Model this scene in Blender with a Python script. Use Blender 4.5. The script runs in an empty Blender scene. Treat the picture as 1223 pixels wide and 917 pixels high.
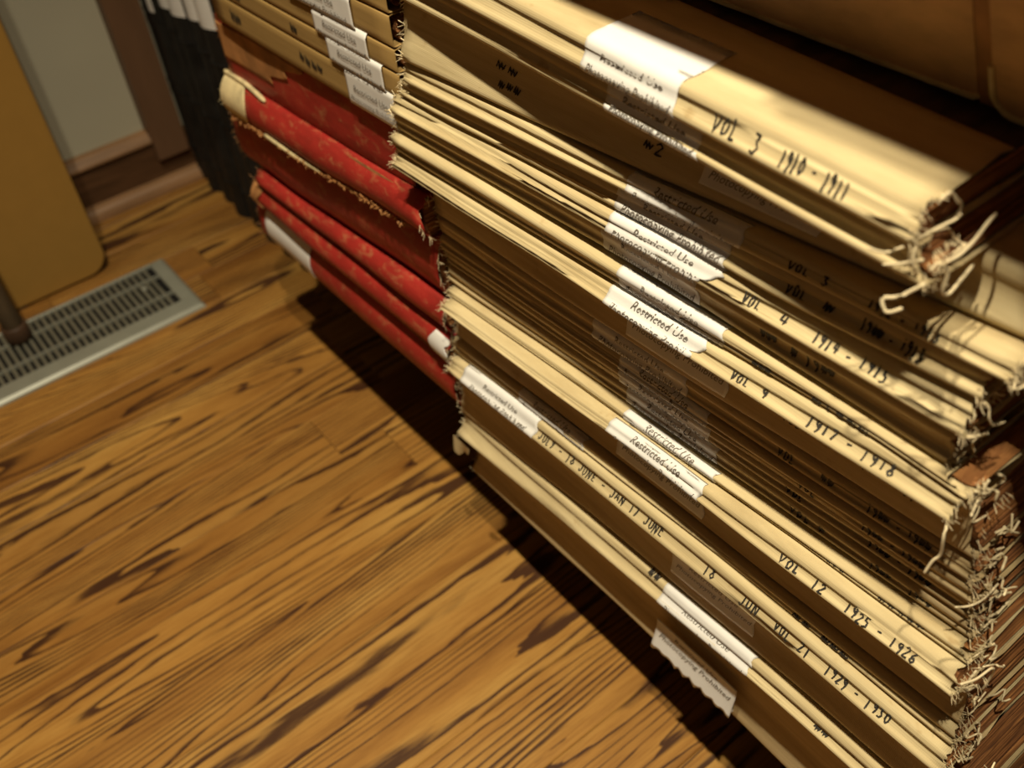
import bpy, bmesh, math, random
from mathutils import Vector, Matrix
random.seed(7)
sc = bpy.context.scene

# ------------------------------------------------------------------ camera
cam_d = bpy.data.cameras.new('camera')
cam_d.sensor_width = 36.0
cam_d.lens = 36.0 * 1204.02 / 1223.0
cam_d.clip_start = 0.02
cam_d.dof.use_dof = True
cam_d.dof.focus_distance = 0.70
cam_d.dof.aperture_fstop = 6.0
cam = bpy.data.objects.new('camera', cam_d)
sc.collection.objects.link(cam)
CX = (0.78491134, -0.61399283, -0.08322858)
CY = (-0.47330843, -0.50746019, -0.72004394)
CZ = (0.39986663, 0.60456344, -0.68891924)
cam.matrix_world = Matrix(((CX[0], -CY[0], -CZ[0], 0), (CX[1], -CY[1], -CZ[1], 0), (CX[2], -CY[2], -CZ[2], 0), (0, 0, 0, 1)))
sc.camera = cam

# ------------------------------------------------------------------ world, lamp, exposure
world = bpy.data.worlds.new('world')
sc.world = world
world.use_nodes = True
world.node_tree.nodes['Background'].inputs[0].default_value = (1.0, 0.78, 0.55, 1)
world.node_tree.nodes['Background'].inputs[1].default_value = 0.03
LAMPS = [((-0.03, -0.08, 1.35), 115.0), ((-0.03, 0.50, 1.35), 125.0)]
for loc, watt in LAMPS:
    lamp_d = bpy.data.lights.new('ceiling_lamp_light', 'SPOT')
    lamp_d.shadow_soft_size = 0.022
    lamp_d.spot_size = math.radians(108)
    lamp_d.spot_blend = 1.0
    lamp_d.energy = watt
    lamp_d.color = (1.0, 0.88, 0.64)
    lamp = bpy.data.objects.new('ceiling_lamp_light', lamp_d)
    sc.collection.objects.link(lamp)
    lamp.location = loc
    lamp.rotation_euler = (Vector((0.22, 0.15, -0.9)) - Vector(loc)).to_track_quat('-Z', 'Y').to_euler()
sc.view_settings.view_transform = 'Standard'
sc.view_settings.look = 'None'
sc.view_settings.gamma = 1.0
sc.view_settings.use_curve_mapping = False
sc.view_settings.exposure = 0.0


# ------------------------------------------------------------------ helpers
def link(o, parent=None):
    sc.collection.objects.link(o)
    if parent: o.parent = parent
    return o

def mesh_obj(name, verts, faces, mat=None, parent=None, smooth=False):
    m = bpy.data.meshes.new(name)
    m.from_pydata([tuple(v) for v in verts], [], faces)
    m.update()
    if smooth:
        for p in m.polygons: p.use_smooth = True
    if mat: m.materials.append(mat)
    return link(bpy.data.objects.new(name, m), parent)

def fix_normals(o):
    bm = bmesh.new(); bm.from_mesh(o.data)
    bmesh.ops.recalc_face_normals(bm, faces=bm.faces)
    bm.to_mesh(o.data); bm.free()

def thing(name, label, cat, loc=(0, 0, 0), group=None):
    o = bpy.data.objects.new(name, None)
    o.empty_display_size = 0.02
    o.location = loc
    link(o)
    return tag(o, label, cat, group)

def tag(o, label, cat, group=None):
    o['label'] = label; o['category'] = cat
    if group: o['group'] = group
    return o

def box_obj(name, lo, hi, mat, parent=None, bevel=0.0, seg=2):
    bm = bmesh.new()
    bmesh.ops.create_cube(bm, size=1.0)
    for v in bm.verts:
        v.co = Vector([lo[i] + (v.co[i] + .5) * (hi[i] - lo[i]) for i in range(3)])
    if bevel:
        bmesh.ops.bevel(bm, geom=list(bm.edges), offset=bevel, segments=seg, affect='EDGES', profile=.5)
    m = bpy.data.meshes.new(name); bm.to_mesh(m); bm.free()
    m.materials.append(mat)
    return link(bpy.data.objects.new(name, m), parent)

def place(o, parent):
    """keep a world-built mesh in place under a parent empty that is not at the origin"""
    o.parent = parent
    o.matrix_parent_inverse = Matrix.Translation(-parent.location)
    return o

def tube(verts, faces, pts, r, n=4):
    base = len(verts)
    for i, p in enumerate(pts):
        a = pts[max(i - 1, 0)]; b = pts[min(i + 1, len(pts) - 1)]
        d = (Vector(b) - Vector(a)).normalized()
        u = d.orthogonal().normalized(); w = d.cross(u)
        rr = r * (0.55 if i == len(pts) - 1 else 1)
        for k in range(n):
            t = 2 * math.pi * k / n
            verts.append(Vector(p) + u * (math.cos(t) * rr) + w * (math.sin(t) * rr))
    for i in range(len(pts) - 1):
        for k in range(n):
            k2 = (k + 1) % n
            faces.append((base + i * n + k, base + i * n + k2, base + (i + 1) * n + k2, base + (i + 1) * n + k))
    faces.append(tuple(base + k for k in range(n))[::-1])
    faces.append(tuple(base + (len(pts) - 1) * n + k for k in range(n)))

def hsh(*a):
    s = math.sin(sum(v * k for v, k in zip(a, (12.9898, 78.233, 37.719, 9.131)))) * 43758.5453
    return s - math.floor(s)

def noise1(x, seed):
    i = math.floor(x); f = x - i; f = f * f * (3 - 2 * f)
    return (hsh(i, seed) * (1 - f) + hsh(i + 1, seed) * f) * 2 - 1

# ------------------------------------------------------------------ materials
def new_mat(name):
    m = bpy.data.materials.new(name); m.use_nodes = True
    nt = m.node_tree
    return m, nt, nt.nodes['Principled BSDF']

def N(nt, typ, **kw):
    n = nt.nodes.new(typ)
    for k, v in kw.items():
        if k == 'inp':
            for a, b in v.items(): n.inputs[a].default_value = b
        else: setattr(n, k, v)
    return n

def ramp(nt, fac, stops, interp='LINEAR'):
    r = nt.nodes.new('ShaderNodeValToRGB')
    r.color_ramp.interpolation = interp
    els = r.color_ramp.elements
    while len(els) < len(stops): els.new(0.5)
    for e, (p, c) in zip(els, stops):
        e.position = p; e.color = (*c, 1) if len(c) == 3 else c
    nt.links.new(fac, r.inputs[0])
    return r

def mapping(nt, scale, coord='Object', rnd=False):
    tc = nt.nodes.new('ShaderNodeTexCoord')
    mp = nt.nodes.new('ShaderNodeMapping')
    mp.inputs['Scale'].default_value = scale
    nt.links.new(tc.outputs[coord], mp.inputs['Vector'])
    if rnd:
        oi = nt.nodes.new('ShaderNodeObjectInfo')
        mul = N(nt, 'ShaderNodeVectorMath', operation='SCALE')
        mul.inputs[0].default_value = (31.0, 57.0, 13.0)
        nt.links.new(oi.outputs['Random'], mul.inputs['Scale'])
        nt.links.new(mul.outputs[0], mp.inputs['Location'])
    return mp.outputs[0]

def noise(nt, vec, scale, detail=4, rough=.6, dist=0.0):
    n = N(nt, 'ShaderNodeTexNoise', inp={'Scale': scale, 'Detail': detail, 'Roughness': rough, 'Distortion': dist})
    nt.links.new(vec, n.inputs['Vector'])
    return n.outputs['Fac']

def mixc(nt, fac, a, b, mode='MIX'):
    m = nt.nodes.new('ShaderNodeMix'); m.data_type = 'RGBA'; m.blend_type = mode
    for val, sock in ((fac, m.inputs[0]), (a, m.inputs[6]), (b, m.inputs[7])):
        if hasattr(val, 'links') or hasattr(val, 'is_output'): nt.links.new(val, sock)
        elif isinstance(val, tuple): sock.default_value = (*val, 1)
        else: sock.default_value = val
    return m.outputs[2]

def bump(nt, bsdf, h, strength=.3, dist=.001):
    b = N(nt, 'ShaderNodeBump', inp={'Strength': strength, 'Distance': dist})
    nt.links.new(h, b.inputs['Height']); nt.links.new(b.outputs[0], bsdf.inputs['Normal'])

def math_n(nt, op, a, b=None, c=None):
    m = N(nt, 'ShaderNodeMath', operation=op)
    for i, v in enumerate((a, b, c)):
        if v is None: continue
        if hasattr(v, 'is_output'): nt.links.new(v, m.inputs[i])
        else: m.inputs[i].default_value = v
    return m.outputs[0]

def plain(name, col, rough=.6, metal=0, var=.15, sc_=(30, 30, 30), bmp=.15, spec=.3):
    m, nt, b = new_mat(name)
    v = mapping(nt, sc_, rnd=True)
    n = noise(nt, v, 1.0, 5)
    lo = tuple(c * (1 - var) for c in col); hi = tuple(min(1, c * (1 + var)) for c in col)
    r = ramp(nt, n, [(.3, lo), (.7, hi)])
    nt.links.new(r.outputs[0], b.inputs['Base Color'])
    b.inputs['Roughness'].default_value = rough; b.inputs['Metallic'].default_value = metal
    b.inputs['Specular IOR Level'].default_value = spec
    if bmp: bump(nt, b, n, bmp)
    return m

def canvas_mat(name, base, dark, light, weave=.35):
    m, nt, b = new_mat(name)
    v = mapping(nt, (1, 1, 1), rnd=True)
    big = noise(nt, mapping(nt, (14, 5, 40), rnd=True), 1.0, 6, .65)
    streak = noise(nt, mapping(nt, (60, 6, 160), rnd=True), 1.0, 5, .6)
    r = ramp(nt, big, [(.28, dark), (.5, base), (.75, light)])
    col = mixc(nt, .45, r.outputs[0], ramp(nt, streak, [(.3, dark), (.62, light)]).outputs[0], 'MIX')
    spots = noise(nt, mapping(nt, (60, 40, 60), rnd=True), 1.0, 3)
    st = ramp(nt, spots, [(.66, (1, 1, 1)), (.76, (.62, .50, .36))])
    col = mixc(nt, .5, col, st.outputs[0], 'MULTIPLY')
    nt.links.new(col, b.inputs['Base Color'])
    b.inputs['Roughness'].default_value = .75
    b.inputs['Specular IOR Level'].default_value = .25
    w1 = N(nt, 'ShaderNodeTexWave', wave_type='BANDS', bands_direction='Y', inp={'Scale': 260.0, 'Distortion': .6, 'Detail': 1.0})
    w2 = N(nt, 'ShaderNodeTexWave', wave_type='BANDS', bands_direction='Z', inp={'Scale': 260.0, 'Distortion': .6, 'Detail': 1.0})
    nt.links.new(v, w1.inputs['Vector']); nt.links.new(v, w2.inputs['Vector'])
    h = math_n(nt, 'ADD', math_n(nt, 'MULTIPLY', math_n(nt, 'ADD', w1.outputs['Fac'], w2.outputs['Fac']), .12), math_n(nt, 'MULTIPLY', streak, 1.2))
    bump(nt, b, h, weave, .0012)
    return m

M_CANVAS = canvas_mat('aged_canvas', (.58, .46, .25), (.40, .30, .15), (.69, .57, .33))
M_CANVAS_SHADED = canvas_mat('shaded_canvas', (.52, .39, .20), (.35, .25, .12), (.64, .50, .28))  # darker copy of the canvas: shade on the shadowed spines put into the colour
M_TAN = canvas_mat('mustard_cloth', (.36, .225, .075), (.30, .185, .06), (.41, .26, .09), .15)
M_THREAD = plain('loose_thread', (.72, .60, .38), .9, var=.2)
M_PAPER = plain('label_paper', (.78, .76, .73), .7, var=.03, sc_=(60, 60, 60), bmp=.08)
M_INK = plain('black_ink', (.03, .025, .02), .6, var=.3, bmp=0)
M_PRINT = plain('printed_text', (.19, .165, .14), .7, var=.2, bmp=0)
M_BOARD = plain('dark_cover_board', (.055, .032, .02), .55, var=.6, sc_=(25, 90, 25), bmp=.25)
M_GREYBOARD = plain('grey_cloth_board', (.20, .17, .11), .8, var=.3, bmp=.2)

def page_mat():
    m, nt, b = new_mat('page_edges')
    v = mapping(nt, (6, 25, 900), rnd=True)
    n = noise(nt, v, 1.0, 3)
    big = noise(nt, mapping(nt, (60, 60, 120), rnd=True), 1.0, 3)
    r = ramp(nt, n, [(.3, (.085, .03, .008)), (.5, (.26, .10, .027)), (.72, (.46, .21, .062))])
    c = mixc(nt, .6, r.outputs[0], ramp(nt, big, [(.3, (.5, .42, .35)), (.6, (1, 1, 1))]).outputs[0], 'MULTIPLY')
    nt.links.new(c, b.inputs['Base Color']); b.inputs['Roughness'].default_value = .85
    bump(nt, b, n, .5, .001)
    return m
M_PAGE = page_mat()

def red_mat():
    m, nt, b = new_mat('red_cloth')
    n = noise(nt, mapping(nt, (25, 14, 40), rnd=True), 1.0, 6, .65)
    n2 = noise(nt, mapping(nt, (120, 45, 90), rnd=True), 1.0, 5, .7, .6)
    r = ramp(nt, n, [(.25, (.22, .018, .012)), (.55, (.36, .024, .018)), (.8, (.45, .05, .03))])
    worn = ramp(nt, n2, [(.53, (0, 0, 0)), (.68, (1, 1, 1))])
    c = mixc(nt, math_n(nt, 'MULTIPLY', worn.outputs[0], .55), r.outputs[0], (.46, .21, .09))
    nt.links.new(c, b.inputs['Base Color']); b.inputs['Roughness'].default_value = .5
    b.inputs['Specular IOR Level'].default_value = .35
    bump(nt, b, n2, .4, .0012)
    return m
M_RED = red_mat()
M_LEATHER = plain('worn_brown_leather', (.40, .185, .065), .6, var=.4, bmp=.4)
M_PARCH = plain('torn_parchment', (.68, .55, .30), .8, var=.25, sc_=(60, 60, 60), bmp=.5)
M_BLACK = plain('black_cloth', (.014, .013, .012), .55, var=.5, bmp=.3)
M_SHELF = plain('dark_shelf_wood', (.035, .02, .012), .5, var=.5, sc_=(40, 6, 40), bmp=.2)
M_BROWNCASE = plain('brown_case_leather', (.66, .37, .15), .55, var=.22, sc_=(40, 18, 40), bmp=.25)
M_LITWORNEDGE = plain('lit_worn_edge', (.85, .58, .25), .6, var=.3, bmp=.5)
M_WALNUT = plain('dark_brown_wood', (.10, .048, .022), .45, var=.45, sc_=(6, 40, 60), bmp=.2)
M_TRIMWOOD = plain('brown_painted_board', (.16, .085, .045), .5, var=.12, sc_=(40, 40, 6), bmp=.1)
M_CAPWOOD = plain('tan_wood_cap', (.30, .165, .08), .45, var=.3, sc_=(6, 40, 40), bmp=.15)
M_MUSTARD = plain('mustard_paint', (.36, .20, .045), .45, var=.03, bmp=.02)
M_LEG = plain('brown_leg_metal', (.17, .125, .075), .4, metal=.2, var=.1, bmp=.0)
M_LEGCAP = plain('brown_foot_cap', (.075, .04, .022), .5, var=.2, bmp=.0)
M_VENT = plain('grey_vent_paint', (.27, .27, .22), .38, metal=.15, var=.06, bmp=.05)
M_VENTSLAT = plain('grey_vent_slat', (.16, .15, .11), .45, metal=.1, var=.15, bmp=.05)
M_DUCT_SHADE = plain('duct_shade', (.008, .007, .006), .8, var=.2, bmp=0)

def wall_mat():
    m, nt, b = new_mat('beige_wall_paint')
    v = mapping(nt, (1, 1, 1))
    n = noise(nt, v, 3.0, 3)
    r = ramp(nt, n, [(.3, (.46, .43, .33)), (.7, (.52, .49, .37))])
    sm = noise(nt, mapping(nt, (22, 22, 12)), 1.0, 2)
    s = ramp(nt, sm, [(.72, (1, 1, 1)), (.80, (.62, .52, .42))])
    c = mixc(nt, 1.0, r.outputs[0], s.outputs[0], 'MULTIPLY')
    nt.links.new(c, b.inputs['Base Color']); b.inputs['Roughness'].default_value = .7
    bump(nt, b, noise(nt, v, 250.0, 2), .05)
    return m
M_WALL = wall_mat()

def oak_mat():
    m, nt, b = new_mat('stained_oak')
    oi = nt.nodes.new('ShaderNodeObjectInfo')
    # growth rings: contour lines of a long stretched noise field give cathedrals and straight grain
    low = noise(nt, mapping(nt, (.62, 8.5, 1), rnd=True), 1.0, 1.4, .45, .3)
    tc = nt.nodes.new('ShaderNodeTexCoord'); sx = nt.nodes.new('ShaderNodeSeparateXYZ')
    nt.links.new(tc.outputs['Object'], sx.inputs[0])
    wig = noise(nt, mapping(nt, (7, 45, 1), rnd=True), 1.0, 3, .6)
    slope = math_n(nt, 'MULTIPLY', math_n(nt, 'SUBTRACT', oi.outputs['Random'], .5), 240.0)
    fld = math_n(nt, 'ADD', math_n(nt, 'MULTIPLY', low, 26.0), math_n(nt, 'MULTIPLY', sx.outputs[1], slope))
    fld = math_n(nt, 'ADD', fld, math_n(nt, 'MULTIPLY', wig, .75))
    saw = math_n(nt, 'FRACT', fld)
    thick = noise(nt, mapping(nt, (3, 18, 1), rnd=True), 1.0, 3)
    pw = ramp(nt, thick, [(.36, (.75, .75, .75)), (.62, (.13, .13, .13))])
    saw2 = math_n(nt, 'POWER', saw, math_n(nt, 'MULTIPLY', pw.outputs[0], 11.0))
    edge = ramp(nt, saw, [(.95, (1, 1, 1)), (1.0, (0, 0, 0))])
    ring = math_n(nt, 'MULTIPLY', saw2, edge.outputs[0])
    pores = noise(nt, mapping(nt, (16, 620, 1), rnd=True), 1.0, 3, .7)
    pr = ramp(nt, pores, [(.40, (0, 0, 0)), (.60, (1, 1, 1))])
    ringp = math_n(nt, 'MULTIPLY', ring, math_n(nt, 'ADD', math_n(nt, 'MULTIPLY', pr.outputs[0], .5), .6))
    fac = ramp(nt, ringp, [(.16, (0, 0, 0)), (.42, (1, 1, 1))])
    tone = noise(nt, mapping(nt, (2.0, 14, 1), rnd=True), 1.0, 4)
    basec = ramp(nt, tone, [(.3, (.25, .108, .024)), (.5, (.42, .21, .048)), (.72, (.54, .315, .085))])
    fine = ramp(nt, pores, [(.36, (.62, .54, .46)), (.54, (1, 1, 1))])
    c = mixc(nt, .8, basec.outputs[0], fine.outputs[0], 'MULTIPLY')
    c = mixc(nt, math_n(nt, 'MULTIPLY', fac.outputs[0], .95), c, (.05, .018, .009))
    tint = ramp(nt, oi.outputs['Random'], [(0, (.72, .64, .56)), (.4, (1, 1, 1)), (1, (1, .98, .92))])
    c = mixc(nt, 1.0, c, tint.outputs[0], 'MULTIPLY')
    nt.links.new(c, b.inputs['Base Color'])
    b.inputs['Roughness'].default_value = .38
    b.inputs['Specular IOR Level'].default_value = .35
    bump(nt, b, math_n(nt, 'SUBTRACT', 1.0, fac.outputs[0]), .15, .0005)
    return m
M_OAK = oak_mat()

# ------------------------------------------------------------------ the room
def structure(o):
    o['kind'] = 'structure'; return o

FZ = -1.0
floor = structure(box_obj('floor', (-1.6, -1.2, -1.06), (1.6, 1.78, -1.020), M_SHELF))
PW = 0.0873
y0 = 0.58 - 20 * PW
row = 0
y = y0
while y < 1.775:
    x = -1.6 - random.uniform(0, .5)
    while x < 1.6:
        L = random.uniform(.9, 1.5)
        xa, xb = max(x, -1.6), min(x + L, 1.6)
        if xb - xa > .03:
            yb = min(y + PW, 1.778)
            o = box_obj('plank', (xa + .0002, y + .00025, -1.0195), (xb - .0002, yb - .00025, FZ), M_OAK, None, .0007, 1)
            # origin in the middle so each plank shows its own cut of grain
            c = Vector(((xa + xb) / 2, (y + yb) / 2, FZ))
            o.data.transform(Matrix.Translation(-c)); o.location = c
            o.parent = floor
        x += L
    y += PW; row += 1

structure(box_obj('wall_back', (-1.6, 1.775, -1.06), (1.6, 1.90, 1.5), M_WALL))
structure(box_obj('ceiling', (-1.6, -1.2, 1.42), (1.6, 1.9, 1.5), M_WALL))
bb = structure(box_obj('baseboard_back', (-1.6, 1.757, FZ), (.9, 1.775, -.905), M_WALNUT))
def lipped(name, prof, x0, x1, mat, parent):
    n = len(prof)
    vs = [(x0, p[0], p[1]) for p in prof] + [(x1, p[0], p[1]) for p in prof]
    fs = [(i, (i + 1) % n, n + (i + 1) % n, n + i) for i in range(n)] + [tuple(range(n))[::-1], tuple(range(n, 2 * n))]
    o = mesh_obj(name, vs, fs, mat, parent); fix_normals(o); return o
lipped('cap_moulding', [(1.775, -.905), (1.752, -.905), (1.750, -.902), (1.751, -.898), (1.756, -.892), (1.762, -.886), (1.775, -.884)], -1.6, .432, M_CAPWOOD, bb)
lipped('shoe_moulding', [(1.757, FZ), (1.735, FZ), (1.735, -.992), (1.738, -.984), (1.744, -.978), (1.757, -.976)], -1.6, .9, M_CAPWOOD, bb)
structure(box_obj('trim_1', (.431, 1.742, -.937), (.492, 1.775, 1.42), M_TRIMWOOD, None, .001, 1))

# ceiling lamp: a real shallow fitting around the light (outside the frame)
def ring_mesh(r0, r1, z0, z1, n=32):
    vs = []; fs = []
    for k in range(n):
        a = 2 * math.pi * k / n; c, s = math.cos(a), math.sin(a)
        vs += [(c * r0, s * r0, z0), (c * r1, s * r1, z0), (c * r1, s * r1, z1), (c * r0, s * r0, z1)]
    for k in range(n):
        a = 4 * k; b_ = 4 * ((k + 1) % n)
        for j in range(4):
            fs.append((a + j, a + (j + 1) % 4, b_ + (j + 1) % 4, b_ + j))
    return vs, fs
for (lx, ly, lz), w_ in LAMPS:
    cl = thing('ceiling_lamp', 'round recessed ceiling lamp ' + ('above the near end of the stacks' if ly < 0 else 'above the far half of the main stack'), 'lamp', (lx, ly, 1.42), 'recessed ceiling lamps')
    mesh_obj('trim_ring', *ring_mesh(.055, .085, 0, -.012), M_WALL, cl)

# floor vent -------------------------------------------------------
vent = thing('floor_vent', 'grey metal floor register set in the oak floor beside the mustard panel', 'vent', (.115, 1.452, FZ))
VX0, VX1, VY0, VY1 = -.075, .327, 1.363, 1.541
GX0, GX1, GY0, GY1 = -.045, .300, 1.401, 1.530
def frame_mesh():
    out = [(VX0, VY0), (VX1, VY0), (VX1, VY1), (VX0, VY1)]
    def off(p, d):
        cx, cy = (VX0 + VX1) / 2, (VY0 + VY1) / 2
        return (p[0] - math.copysign(d, p[0] - cx), p[1] - math.copysign(d, p[1] - cy))
    inn = [(GX0, GY0), (GX1, GY0), (GX1, GY1), (GX0, GY1)]
    def offi(p, d):
        cx, cy = (GX0 + GX1) / 2, (GY0 + GY1) / 2
        return (p[0] + math.copysign(d, p[0] - cx), p[1] + math.copysign(d, p[1] - cy))
    loops = [[(*p, FZ) for p in out], [(*off(p, .0015), FZ + .003) for p in out], [(*off(p, .006), FZ + .0068) for p in out], [(*off(p, .010), FZ + .0075) for p in out],
             [(*offi(p, .002), FZ + .0075) for p in inn], [(*p, FZ + .006) for p in inn], [(*p, FZ + .0006) for p in inn]]
    vs = [v for l in loops for v in l]; fs = []
    for i in range(len(loops) - 1):
        for k in range(4):
            fs.append((4 * i + k, 4 * i + (k + 1) % 4, 4 * i + 4 + (k + 1) % 4, 4 * i + 4 + k))
    return vs, fs
place(mesh_obj('flange', *frame_mesh(), M_VENT), vent)
place(box_obj('duct_shadow_pan', (GX0, GY0, FZ + .0003), (GX1, GY1, FZ + .0009), M_DUCT_SHADE), vent)  # flat black sheet on the uncut floor, coloured as the shade inside a duct
RB = [GY0 + .0335, GY0 + .0925]
for yb in RB:
    place(box_obj('cross_bar', (GX0, yb - .0013, FZ + .001), (GX1, yb + .0013, FZ + .0068), M_VENT), vent)
pitch = .0112
nslat = int((GX1 - GX0) / pitch)
sl = None
for i in range(nslat):
    xx = GX0 + (i + .55) * pitch
    o = box_obj('louver', (-.0026, GY0, 0), (.0026, GY1, .0048), M_VENTSLAT) if sl is None else link(sl.copy())
    if sl is None: sl = o
    o.location = (xx, 0, FZ + .0010)
    place(o, vent)
place(box_obj('damper_lever', (.262, 1.470, FZ + .003), (.270, 1.480, FZ + .0085), M_VENT, None, .001, 1), vent)

# mustard panel with rounded lower corner ----------------------------
pan = thing('mustard_panel', 'mustard painted upright panel with rounded lower corner standing behind the floor register', 'panel', (-.1, 1.58, FZ))
def rounded_panel():
    x1, z0, z1, r = .247, -.996, -.05, .035
    pts = [(-.75, z1), (-.75, z0)]
    for k in range(9):
        a = -math.pi / 2 + k / 8 * math.pi / 2
        pts.append((x1 - r + r * math.cos(a), z0 + r + r * math.sin(a)))
    pts.append((x1, z1))
    bm = bmesh.new()
    f = bm.faces.new([bm.verts.new((p[0], 1.577, p[1])) for p in pts])
    ret = bmesh.ops.extrude_face_region(bm, geom=[f])
    for v in ret['geom']:
        if isinstance(v, bmesh.types.BMVert): v.co.y += .016
    bmesh.ops.recalc_face_normals(bm, faces=bm.faces)
    bmesh.ops.bevel(bm, geom=[e for e in bm.edges if abs(e.verts[0].co.y - e.verts[1].co.y) < 1e-5], offset=.003, segments=2, affect='EDGES')
    m = bpy.data.meshes.new('panel_face'); bm.to_mesh(m); bm.free(); m.materials.append(M_MUSTARD)
    return bpy.data.objects.new('panel_face', m)
o = rounded_panel(); link(o); place(o, pan)
place(box_obj('glide', (.06, 1.579, FZ), (.10, 1.591, -.995), M_LEGCAP), pan)
place(box_obj('glide', (-.60, 1.579, FZ), (-.56, 1.591, -.995), M_LEGCAP), pan)

# table leg standing on the register ---------------------------------
leg = thing('floor_stand', 'round brown metal pole of a stand resting on the grey floor register', 'stand', (.062, 1.497, FZ))
def cyl(name, x, yy, z0, z1, r, mat, parent, n=24, r2=None):
    r2 = r2 or r
    prof = [(r * .92, z0), (r, z0 + .002), (r2, z1 - .002), (r2 * .92, z1)]
    vs = []; fs = []
    for rr, z in prof:
        for k in range(n):
            a = 2 * math.pi * k / n
            vs.append((x + rr * math.cos(a), yy + rr * math.sin(a), z))
    for i in range(3):
        for k in range(n):
            fs.append((i * n + k, i * n + (k + 1) % n, (i + 1) * n + (k + 1) % n, (i + 1) * n + k))
    fs.append(tuple(range(n))[::-1]); fs.append(tuple(range(3 * n, 4 * n)))
    o = mesh_obj(name, vs, fs, mat, None, True)
    return place(o, parent)
cyl('pole', .062, 1.497, FZ + .026, -.05, .0165, M_LEG, leg)
cyl('foot_cap', .062, 1.497, FZ + .0070, FZ + .036, .0205, M_LEGCAP, leg)
cyl('pole_cap', .062, 1.497, -.05, -.035, .020, M_LEGCAP, leg)

# ------------------------------------------------------------------ volumes
def polyv(c, y): return c[0] * y * y + c[1] * y + c[2]

class Vol:
    """one bound volume lying flat; spine faces -X; local spine surface is a swept profile"""
    def __init__(s, key, xf, xn, top, bot, yn, yf, style='hollow', seed=0, wrap=.12, ylo=.16, yhi=.68, bulge=.01, wob=.0010, hollow=None):
        s.key, s.xfar, s.xnear, s.top, s.bot, s.yn, s.yf = key, xf, xn, top, bot, yn, yf
        s.style, s.seed, s.wrap, s.ylo, s.yhi, s.bulge, s.wob, s.hol = style, seed, wrap, ylo, yhi, bulge, wob, hollow
    skew = 0.0
    step = 0.0
    def xf(s, y):
        t = (y - s.ylo) / (s.yhi - s.ylo)
        return s.xnear + (s.xfar - s.xnear) * t
    def zs(s, y):
        return s.top(y) - .0006, s.bot(y) + .0006
    def profile(s, y):
        x0 = s.xf(y) + s.wob * noise1(y * 9 + s.seed * 3.1, s.seed)
        zt, zb = s.zs(y)
        H = zt - zb; zc = (zt + zb) / 2; h = H / 2
        P = []
        w = s.wrap
        if s.style == 'flat':
            r = .0016
            face = [(0, h - r), (0, h * .5), (0, 0), (0, -h * .5), (0, -h + r)]
        elif s.style == 'round':
            b = s.bulge; r = .004
            face = [(b * (abs(t) ** 2.2), h * t) for t in (.98, .86, .7, .5, .25, 0, -.25, -.5, -.7, -.86, -.98)]
            w0 = face[0][0]
        else:
            r = min(.0052, H * .28)
            c = s.hol if s.hol is not None else min(.0022, H * .09)
            c = c * (1 + .45 * noise1(y * 6, s.seed + 50))
            dt = .0012 * noise1(y * 7, s.seed + 20); db = .0012 * noise1(y * 8, s.seed + 30)
            hh = h - r
            face = [(dt, hh + r * .10), (dt + .0002, hh - r * .35), (c * .55, hh * .62), (c * .95, hh * .3), (c, 0), (c * .95, -hh * .3), (c * .55, -hh * .62), (db + .0002, -hh + r * .35), (db, -hh - r * .10)]
        if s.style == 'round':
            top = [(w, h), (.05, h), (.030, h - .0006), (.022, h - .0022), (.016, h - .0004), (.012 + s.bulge * .3, h)]
            bot = [(a, -z) for a, z in reversed(top)]
        elif s.style == 'flat':
            top = [(w, h), (.05, h), (.02, h), (r * 2, h), (r * .35, h - r * .3)]
            bot = [(a, -z) for a, z in reversed(top)]
        else:
            g = .0001
            top = [(w, h - .0002), (.060, h), (.034, h), (.0215, h - g * .4), (.0175, h - g), (.0135, h - g * .3), (r * 1.9, h), (r * 1.1, h), (dt + r * .42, h - r * .18), (dt + r * .12, h - r * .5)]
            bot = [(w, -h), (.060, -h), (.034, -h), (.0215, -h + g * .4), (.0175, -h + g), (.0135, -h + g * .3), (r * 1.9, -h), (r * 1.1, -h), (db + r * .42, -h + r * .18), (db + r * .12, -h + r * .5)][::-1]
        if s.skew:
            sk = s.skew * H
            for a, z in top + face + bot:
                f = max(0.0, min(1.0, (z + hh) / (2 * hh)))
                P.append((x0 + a + sk * f, zc + z))
        else:
            for a, z in top + face + bot: P.append((x0 + a, zc + z))
        mid = len(top) + len(face) // 2
        return P, mid
    def at(s, y, t, off=0.0):
        """point on the spine surface, t = arc length upward from the middle of the face"""
        P, m = s.profile(y)
        i = m; rem = abs(t)
        step = -1 if t > 0 else 1
        while 0 <= i + step < len(P):
            a = P[i]; b = P[i + step]
            L = math.hypot(b[0] - a[0], b[1] - a[1])
            if rem <= L or not (0 <= i + 2 * step < len(P)): break
            rem -= L; i += step
        a = P[i]; b = P[i + step]; L = max(math.hypot(b[0] - a[0], b[1] - a[1]), 1e-9)
        f = min(rem / L, 1)
        x = a[0] + (b[0] - a[0]) * f; z = a[1] + (b[1] - a[1]) * f
        dx, dz = (b[0] - a[0]) / L, (b[1] - a[1]) / L
        nx, nz = (dz, -dx) if step == 1 else (-dz, dx)
        return Vector((x + nx * off, y, z + nz * off))

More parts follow.
